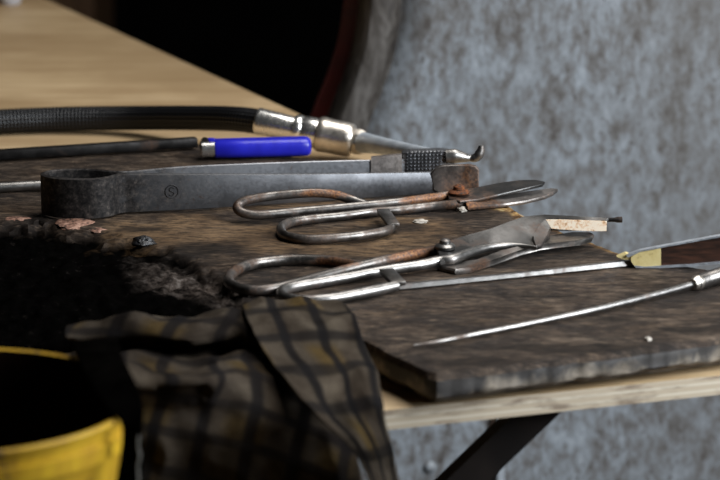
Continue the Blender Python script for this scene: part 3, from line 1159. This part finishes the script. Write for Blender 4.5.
# far handle
bm = bmesh.new()
rod_from_px(bm, [(462, 193, .0095), (437, 197, .009), (400, 202, .0085), (350, 207, .0075), (300, 211.5, .0065), (262, 215, .006), (245, 213.5, .0075), (237.5, 209, .0105), (239, 204, .0135), (248, 200, .016),
                 (270, 196.2, .0175), (295, 193.8, .0185), (316, 192.8, .0185), (334, 194.5, .0165), (348, 198.6, .0130), (366, 205.0, .0080)], r)
rusty(build('handle', bm, M['shear_steel'], sh), [(425, 199, 26, 9), (325, 194, 28, 5)])
bm = bmesh.new()
rod_from_px(bm, [(480, 191, .0065), (468, 200.5, .006), (452, 204.5, .005), (430, 206.5), (400, 210), (375, 212), (340, 216.3), (310, 219.2), (292, 222), (283, 226), (281, 230), (285, 235.5),
                 (300, 239), (320, 239.2), (350, 236.8), (376, 233.2), (388, 230), (393.5, 225)], r)
build('handle', bm, M['shear_steel'], sh)
bm = bmesh.new()
add_beam(bm, P(383, 210.5, T + 0.0078), P(393.5, 225.5, T + 0.0058), 0.010, 0.0035, bev=0.0008)
build('loop_stop', bm, M['shear_steel'], sh)
# blades
bm = bmesh.new()
far_e = [(448, 193, .012), (460, 189.5, .012), (475, 187.5, .0125), (500, 182.5, .0135), (520, 180, .014), (536, 179.6, .014), (545, 181.5, .0135)]
near_e = [(543, 184, .0128), (520, 189.5, .0110), (500, 194, .0095), (478, 199, .0085), (460, 201, .0085), (449, 199, .009)]
plate_px(bm, far_e + near_e, 0.0022)
rusty(build('blade', bm, M['blade_steel'], sh, smooth_shade=True), [(460, 193, 18, 8)])
bm = bmesh.new()
far_e = [(466, 202, .0075), (480, 198.5, .0065), (500, 194.5, .0062), (520, 192.3, .0062), (540, 189.5, .0062), (552, 188, .0062), (558, 188.6, .006)]
near_e = [(554, 192, .005), (545, 196, .0045), (525, 200.8, .004), (505, 203.6, .004), (485, 205.3, .004), (468, 206.5, .0045)]
plate_px(bm, far_e + near_e, 0.0030)
rusty(build('blade', bm, M['jaw_steel'], sh), [(470, 203, 12, 6)])
bm = bmesh.new()
add_lathe(bm, P(459, 193, T + 0.0118), [(0.0085, 0), (0.0088, 0.001), (0.0070, 0.0024), (0.0048, 0.0028), (0.0046, 0.0055), (0.003, 0.0066), (0.0006, 0.0068)], 20)
build('pivot_rivet', bm, M['orange_rust'], sh, label='rusty pivot rivet')

sh2 = empty('shears', P(420, 270, T), 'near pair of heavy wire-handled shears with a pale copper-coloured strip on the blade', 'shears')
r = 0.0040
bm = bmesh.new()
rod_from_px(bm, [(436, 250, .009), (420, 253.5, .007), (395, 258.5, .0055), (360, 266.5, .0045), (320, 277), (285, 286.5), (262, 290.5), (243, 289.5), (230.5, 284), (229, 277.5), (236, 270.5),
                 (253, 264), (280, 260.3), (300, 259.6), (325, 260.5), (345, 263.5), (362, 267, .0042)], r)
rusty(build('handle', bm, M['shear_steel'], sh2), [(412, 255, 22, 9), (335, 262, 25, 5)])
bm = bmesh.new()
rod_from_px(bm, [(537, 247.5, .0080), (525, 246, .0082), (512, 245.2, .0086), (496, 246.2, .0088), (480, 249.5, .0088), (466, 254, .0088), (452, 259.5, .0080), (438, 261.5, .007), (415, 266, .006), (385, 270.5, .005), (350, 277), (315, 283), (293, 287), (284, 290), (281.5, 293.5), (285, 297.5), (300, 300.5), (325, 299.5),
                 (350, 295.5), (380, 289.5), (396, 286)], r, rad=lambda q: interp([(0, 0.0012), (0.08, 0.0018), (0.2, 0.0034), (0.3, 0.0040), (1, 0.0040)], q))
build('handle', bm, M['bright_steel'], sh2)
bm = bmesh.new()
add_beam(bm, P(386, 270.5, T + 0.0085), P(399, 284, T + 0.0060), 0.011, 0.0035, bev=0.0008)
build('loop_stop', bm, M['shear_steel'], sh2)
# upper (heavy) blade: starts as a broad twisted plate, ends as a thick straight bar
bm = bmesh.new()
far_e = [(436, 246, .0125), (448, 240.5, .0135), (468, 234.5, .0155), (490, 228.5, .018), (508, 221.5, .020), (524, 216.2, .0215), (545, 214.3, .022), (575, 215.8, .022), (609, 217.8, .022)]
near_e = [(607, 220.2, .0205), (580, 219.6, .0205), (556, 219.0, .0205), (548, 219.6, .020), (543, 231, .014), (536, 242, .0085), (522, 244.5, .0085), (504, 245, .0095), (484, 247.8, .0095), (466, 251.5, .0095), (452, 258.5, .009), (440, 261, .009)]
plate_px(bm, far_e + near_e, 0.0030)
build('blade', bm, M['blade_steel'], sh2)
bm = bmesh.new()
plate_px(bm, [(546, 218.5, .0208), (551, 226, .0165), (549, 234, .0130), (541, 244, .0088), (535.5, 245.5, .0086), (532, 236, .0125), (538, 226, .0172)], 0.004)
build('blade_shoulder', bm, M['blade_steel'], sh2)
# thick bar end of that blade, with the pale strip on its near face
bm = bmesh.new()
qa, qb = P(549, 219.6, T + 0.0203), P(607, 220.2, T + 0.0203)
add_ring_loft(bm, [[q + Vector((0, -0.0002, 0)), q + Vector((0, 0.0055, 0)), q + Vector((0, 0.0055, -0.0085)), q + Vector((0, -0.0002, -0.0085))] for q in (qa, qb)])
build('blade_spine', bm, M['blade_steel'], sh2, smooth_shade=False)
bm = bmesh.new()
yy = qa.y - 0.0012
out = [PY(x, y, lerp(qa.y, qb.y, (x - 549) / 58.0) - 0.0014) for x, y in ((546, 219.8), (560, 219.8), (590, 220.6), (607, 221), (606.5, 231.2), (585, 231), (560, 229.4), (551.5, 228.6))]
add_ring_loft(bm, [[p + Vector((0, 0.0011, 0)) for p in out], out])
build('copper_strip', bm, M['copper'], sh2, smooth_shade=False, label='pale copper-coloured worn strip')
bm = bmesh.new()
add_tube(bm, smooth([P(600, 219.5, T + 0.0188), P(612, 219.8, T + 0.0188), P(622, 219.6, T + 0.0188)], 4), lambda s: 0.0017 + 0.0006 * (s > 0.7), 10)
build('tip_pin', bm, M['black_iron'], sh2)
# lower blade
bm = bmesh.new()
far_e = [(438, 262, .0042), (456, 262.5, .0045), (476, 259.5, .0058), (500, 250.5, .0078), (530, 243, .0085), (552, 235, .0095), (575, 231.5, .0095), (590, 231.5, .0095), (594, 233.5, .009)]
near_e = [(592, 237, .0085), (580, 240, .0082), (560, 242, .0080), (541, 244.5, .0078), (520, 249.5, .0062), (495, 259, .0052), (470, 267.5, .0046), (455, 269.5, .0044), (439, 266, .0042)]
plate_px(bm, far_e + near_e, 0.0042)
build('blade', bm, M['shear_steel'], sh2)
bm = bmesh.new()
add_lathe(bm, P(445, 247, T + 0.0125), [(0.0075, -0.001), (0.0078, 0.001), (0.006, 0.0024), (0.0042, 0.0028), (0.004, 0.0052), (0.0025, 0.0062), (0.0005, 0.0064)], 20)
build('pivot_rivet', bm, M['bright_steel'], sh2, label='worn shiny pivot rivet')

# ------------------------------------------------------------------ knife with wooden handle
kn = empty('knife', P(640, 266, T), 'long thin blade with yellow ferrule and dark wooden handle at the right', 'knife')
bm = bmesh.new()
a, b = P(396, 288.6, T + 0.001), P(640, 263, T + 0.001)
dk = (b - a).normalized()
sk = dk.cross(Zu).normalized()
rings = []
for s, w, hgt in ((0, 0.0026, 0.0036), (0.04, 0.0032, 0.0036), (0.5, 0.0036, 0.0028), (1.0, 0.0042, 0.0040)):
    c = a.lerp(b, s)
    rings.append([c - sk * w, c - sk * w + Zu * hgt * 0.5, c + Zu * hgt, c + sk * w * 0.8 + Zu * hgt * 0.9, c + sk * w])
add_ring_loft(bm, rings)
build('blade', bm, M['bright_steel'], kn)
hy = P(640, 267, T).y


def side_plate(bm, pts, y0, y1):
    f_ = [PY(x, y, hy + y0) for x, y in pts]
    f_ = [Vector((p.x, p.y, max(p.z, T + 0.0004))) for p in f_]
    add_ring_loft(bm, [[p + Vector((0, y1 - y0, 0)) for p in f_], f_])


bm = bmesh.new()
side_plate(bm, [(631, 257), (640, 251.5), (650, 249.5), (661, 247.5), (661, 266.5), (645, 267.5), (634, 265.5), (631, 261)], -0.0046, 0.0030)
build('ferrule', bm, M['ferrule'], kn, smooth_shade=False, label='yellow ferrule')
bm = bmesh.new()
side_plate(bm, [(617, 257), (626, 253.5), (632, 255), (632, 260.5), (624, 259.5)], -0.003, 0.003)
build('bolster', bm, M['ferrule'], kn, smooth_shade=False)
bm = bmesh.new()
side_plate(bm, [(659, 248.5), (690, 243), (720, 237.5), (780, 228), (800, 230), (806, 243), (800, 257), (780, 259.5), (720, 262.5), (690, 265), (659, 266)], -0.0040, 0.0036)
build('handle', bm, M['handle_wood'], kn, label='dark brown wooden handle')
for pts in ([(626, 255.5), (640, 250.5), (659, 246.8), (690, 241.2), (720, 235.6), (780, 226), (800, 227.5), (800, 229.4), (780, 227.9), (720, 237.3), (690, 242.8), (659, 248.3), (640, 252), (628, 257.5)],
            [(634, 265.5), (645, 266.6), (661, 265.6), (690, 264.2), (720, 261.4), (780, 258), (800, 255.5), (800, 258.5), (780, 261), (720, 264), (690, 266.8), (661, 268), (645, 268.5), (636, 268)]):
    bm = bmesh.new()
    side_plate(bm, pts, -0.0050, 0.0)
    build('handle_rail', bm, M['pale_steel'], kn, smooth_shade=False, label='bright metal rail')

# ------------------------------------------------------------------ thin pick
pk = empty('pick', P(560, 317, T), 'thin pointed steel pick lying on the near part of the board', 'pick')
bm = bmesh.new()
rod_from_px(bm, [(414, 345.5, .0014), (440, 341.5, .002), (480, 333.5, .0026), (540, 321.5, .0026), (600, 308.5, .0028), (660, 293.5, .0032), (702, 281.5, .0045)], 0.0024,
            rad=lambda s: interp([(0, 0.0006), (0.1, 0.0012), (0.35, 0.0017), (1, 0.0026)], s))
build('shaft', bm, M['bright_steel'], pk)
bm = bmesh.new()
rod_from_px(bm, [(694, 284, .0048), (705, 280.5, .005), (722, 275, .0066), (745, 267.5, .0068)], 0.005, rad=lambda s: interp([(0, 0.0036), (0.06, 0.0052), (0.3, 0.0060), (1, 0.0062)], s))
build('pick_handle', bm, M['shear_steel'], pk)
bm = bmesh.new()
rod_from_px(bm, [(693, 284.3, .0047), (697, 283, .0048), (702, 281.5, .005)], 0.005, rad=lambda s: interp([(0, 0.0040), (0.5, 0.0056), (1, 0.0052)], s))
build('collar', bm, M['brass'], pk, label='brassy collar')

D_b = 1.72
rb = ray(-50, 398).normalized()
bc = cam_pos + rb * D_b
RB = 185.0 / (F / D_b)
# ------------------------------------------------------------------ checked rag
def edge_Y(px):
    """depth of the near edge of the bench straight below photo column px"""
    q = isect(n0, n1_, cam_pos, cam_pos + ray(px, 420))
    return q.y


def rag_surface(rows, nu, nv, fold, seed):
    """rows: list of rows of control points; bicubic"""
    rr = []
    for r in rows:
        pts = smooth(r, 12)
        acc = [0.0]
        for p, q in zip(pts, pts[1:]):
            acc.append(acc[-1] + (q - p).length)
        out = []
        for k in range(nu + 1):
            s = acc[-1] * k / nu
            i = 0
            while i < len(acc) - 2 and acc[i + 1] < s:
                i += 1
            w = (s - acc[i]) / max(1e-9, acc[i + 1] - acc[i])
            out.append(pts[i].lerp(pts[i + 1], w))
        rr.append(out)
    cols = [smooth([row[k] for row in rr], nv) for k in range(nu + 1)]
    return cols


def add_cloth(bm, uvl, cols, fold, seed, uv0, vdir=(1, 0, 0, 1), amp_fn=None, wh=(0.1, 0.2)):
    nu, nv = len(cols), len(cols[0])
    G = []
    for i in range(nu):
        G.append([])
        for j in range(nv):
            p = cols[i][j]
            du = cols[min(i + 1, nu - 1)][j] - cols[max(i - 1, 0)][j]
            dv = cols[i][min(j + 1, nv - 1)] - cols[i][max(j - 1, 0)]
            nn = du.cross(dv)
            nn = nn.normalized() if nn.length > 1e-12 else Vector((0, 0, 1))
            if nn.y > 0 and abs(nn.z) < 0.3 or nn.z < -0.3:
                nn = -nn
            s = Vector((seed, seed * 0.7, 0))
            h = noise.noise(Vector((p.x * 26 + p.z * 20, p.z * 40 - p.x * 12, p.y * 18)) + s)
            h2 = noise.noise(Vector((p.x * 70, p.z * 70, p.y * 50)) + s)
            ridge = 1 - abs(h) * 2
            k = amp_fn(i / (nu - 1), j / (nv - 1)) if amp_fn else 1
            G[-1].append(p + nn * (fold * k * (0.75 * ridge + 0.35 * h2)))
    # lengths for the weave
    U = [[0.0] * nv for _ in range(nu)]
    V = [[0.0] * nv for _ in range(nu)]
    for i in range(nu):
        for j in range(nv):
            if i:
                U[i][j] = U[i - 1][j] + (cols[i][j] - cols[i - 1][j]).length
            if j:
                V[i][j] = V[i][j - 1] + (cols[i][j] - cols[i][j - 1]).length
    vs = [[bm.verts.new(p) for p in c] for c in G]
    a, b, c_, d_ = vdir
    for i in range(nu - 1):
        for j in range(nv - 1):
            f = bm.faces.new((vs[i][j], vs[i + 1][j], vs[i + 1][j + 1], vs[i][j + 1]))
            for lp, (ii, jj) in zip(f.loops, ((i, j), (i + 1, j), (i + 1, j + 1), (i, j + 1))):
                uu, vv = ii / (nu - 1) * wh[0], jj / (nv - 1) * wh[1]
                lp[uvl].uv = (uv0[0] + a * uu + b * vv, uv0[1] + c_ * uu + d_ * vv)
    return vs


rag = empty('rag', P(250, 420, PLY), 'crumpled checked rag draped over the near edge of the bench beside the yellow bucket', 'rag')
bm = bmesh.new()
uvl = bm.loops.layers.uv.new('UVMap')


def row(zz, pts):
    return [P(x, y, T + (q[0] if q else zz)) for x, y, *q in pts]


def rowY(off, pts):
    return [PY(x, y, edge_Y(x) - off) for x, y in pts]


def rowT(o0, o1, pts):
    """row hanging in front of the bench edge, from offset o0 at its left to o1 at its right"""
    a, b = pts[0][0], pts[-1][0]
    return [PY(x, y, edge_Y(x) - lerp(o0, o1, (x - a) / (b - a))) for x, y in pts]


body_rows = [
    row(0.006, [(84, 334), (130, 322), (180, 322), (225, 312), (262, 318), (300, 322)]),
    row(0.014, [(66, 330), (100, 325), (134, 312, 0.024), (160, 323), (205, 322), (235, 318), (265, 330), (305, 335)]),
    row(0.009, [(66, 340), (105, 338), (145, 338), (190, 343), (235, 338), (262, 345), (312, 345)]),
    row(-0.003, [(90, 352), (130, 352), (170, 357), (215, 358), (250, 352), (320, 358)]),
    row(0.014, [(104, 366), (125, 362), (165, 376), (205, 373), (245, 360, 0.010), (275, 366, 0.004), (330, 376, -0.004)]),
    row(0.016, [(112, 382), (150, 384), (200, 382), (245, 374, 0.010), (290, 386, 0.000), (340, 394, -0.008)]),
    rowT(0.012, 0.050, [(118, 408), (160, 410), (205, 406), (250, 402), (300, 408), (350, 416)]),
    rowT(0.022, 0.068, [(123, 440), (160, 440), (205, 436), (255, 434), (305, 440), (355, 448)]),
    rowT(0.026, 0.074, [(129, 470), (165, 470), (210, 468), (260, 466), (310, 470), (362, 476)]),
    rowT(0.024, 0.066, [(136, 520), (170, 516), (215, 524), (265, 518), (315, 522), (366, 520)]),
]
lay_g = bm.verts.layers.float.new('grime_shade')
uvl = bm.loops.layers.uv['UVMap']
cols = rag_surface(body_rows, 70, 8, 0, 0)
bvs = add_cloth(bm, uvl, cols, 0.0055, 3.1, (0.0, 0.0), (0.95, 0.30, -0.30, 0.95), wh=(0.165, 0.25))
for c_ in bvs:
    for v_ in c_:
        v_[lay_g] = 0.72  # body painted darker than the flap, as if in its shade
flap_rows = [
    row(0.012, [(240, 305), (262, 300), (290, 299), (318, 301), (338, 301)]),
    row(0.018, [(246, 320), (270, 314), (300, 311), (328, 312), (352, 312)]),
    row(0.020, [(255, 338), (282, 333), (312, 330), (340, 329), (360, 331)]),
    row(0.014, [(267, 358), (296, 354), (325, 353), (350, 350), (366, 350)]),
    row(0.010, [(287, 384), (312, 384), (340, 378), (360, 370), (377, 372)]),
    rowY(0.078, [(310, 410), (330, 410), (352, 404), (370, 396), (381, 396)]),
    rowY(0.092, [(346, 444), (356, 442), (368, 436), (379, 428), (386, 424)]),
    rowY(0.094, [(366, 474), (373, 474), (381, 470), (389, 464), (395, 458)]),
    rowY(0.090, [(376, 506), (383, 508), (390, 506), (396, 502), (402, 500)]),
]
cols = rag_surface(flap_rows, 44, 8, 0, 0)
fvs = add_cloth(bm, uvl, cols, 0.0038, 9.7, (0.012, 0.02), (1.0, 0.1, -0.1, 1.0), wh=(0.095, 0.19))
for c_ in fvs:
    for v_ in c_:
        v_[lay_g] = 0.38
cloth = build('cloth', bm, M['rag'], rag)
md = cloth.modifiers.new('thickness', 'SOLIDIFY')
md.thickness = 0.0016
md = cloth.modifiers.new('smooth', 'SUBSURF')
md.levels = 1
md.render_levels = 1

yl = bc.y  # added black cloth that darkens the right end of the bucket rim
lobe_rows = [
    [PY(x, y, yl + 0.10) for x, y in ((70, 342), (96, 340), (118, 340))],
    [PY(x, y, yl + 0.06) for x, y in ((79, 361), (102, 358), (122, 356))],
    [PY(x, y, yl + 0.01) for x, y in ((90, 384), (112, 378), (131, 374))],
    [PY(x, y, yl - 0.03) for x, y in ((107, 408), (124, 402), (141, 396))],
    [PY(x, y, yl - 0.045) for x, y in ((121, 423), (132, 422), (143, 419))],
    [PY(x, y, yl - 0.045) for x, y in ((121, 452), (131, 450), (142, 450))],
    [PY(x, y, yl - 0.04) for x, y in ((112, 500), (126, 500), (140, 500))],
]
cols = rag_surface(lobe_rows, 20, 8, 0, 0)
bm = bmesh.new()
uvl = bm.loops.layers.uv.new('UVMap')
add_cloth(bm, uvl, cols, 0.0020, 5.5, (0, 0))
o = build('added_dark_cloth', bm, M['dark_cloth'])
md = o.modifiers.new('thickness', 'SOLIDIFY')
md.thickness = 0.0015
scrap = o
tag(o, 'added black cloth standing for the dark over the right rim of the yellow bucket', 'cloth')
bm = bmesh.new()
yq = yl - 0.052
add_tube(bm, smooth([PY(x, y, yq) for x, y in ((139, 436), (138, 446), (140, 456), (137.5, 466), (138.5, 476), (137, 492))], 6), 0.0006, 8)
build('loose_thread', bm, M['thread'], scrap, label='pale loose thread hanging down')


# ------------------------------------------------------------------ bucket and its stool
HB = 0.16
base = Vector((bc.x, bc.y, bc.z - HB))
bk = empty('bucket', base, 'small yellow plastic bucket with a grimy dark inside at the lower left', 'bucket')
bm = bmesh.new()
prof = [(0.001, 0.0), (RB * 0.62, 0.0), (RB * 0.64, 0.004), (RB * 0.94, HB - 0.022), (RB * 0.985, HB - 0.021), (RB * 0.99, HB - 0.012), (RB * 0.97, HB - 0.011), (RB * 0.975, HB - 0.004), (RB, HB - 0.0035),
        (RB * 1.005, HB - 0.001), (RB * 0.995, HB), (RB * 0.965, HB - 0.0005), (RB * 0.945, HB - 0.006), (RB * 0.61, 0.006), (0.001, 0.006)]
mi = [0] * 11 + [1] * 3
add_lathe(bm, base, prof, 72, mi=mi)
build('bucket_shell', bm, [M['bucket'], M['bucket_in']], bk)
bm = bmesh.new()
rw = RB * 0.735
add_lathe(bm, base, [(0.001, HB * 0.45), (rw * 0.98, HB * 0.45), (rw * 0.98, HB * 0.45 + 0.003), (0.001, HB * 0.45 + 0.003)], 48)
build('dark_water', bm, M['water'], bk)
st = empty('stool', Vector((base.x, base.y, 0)), 'plain wooden stool under the yellow bucket', 'stool')
zs = base.z - 0.001
bm = bmesh.new()
add_lathe(bm, Vector((base.x, base.y, zs)), [(0.001, -0.03), (0.090, -0.03), (0.095, -0.026), (0.095, -0.004), (0.090, 0), (0.001, 0)], 40)
build('seat', bm, M['stool'], st)
for sx, sy in ((1, 1), (1, -1), (-1, 1), (-1, -1)):
    bm = bmesh.new()
    add_tube(bm, [Vector((base.x + sx * 0.052, base.y + sy * 0.052, zs - 0.029)), Vector((base.x + sx * 0.06, base.y + sy * 0.06, 0.002))], 0.015, 14)
    build('leg', bm, M['stool'], st)
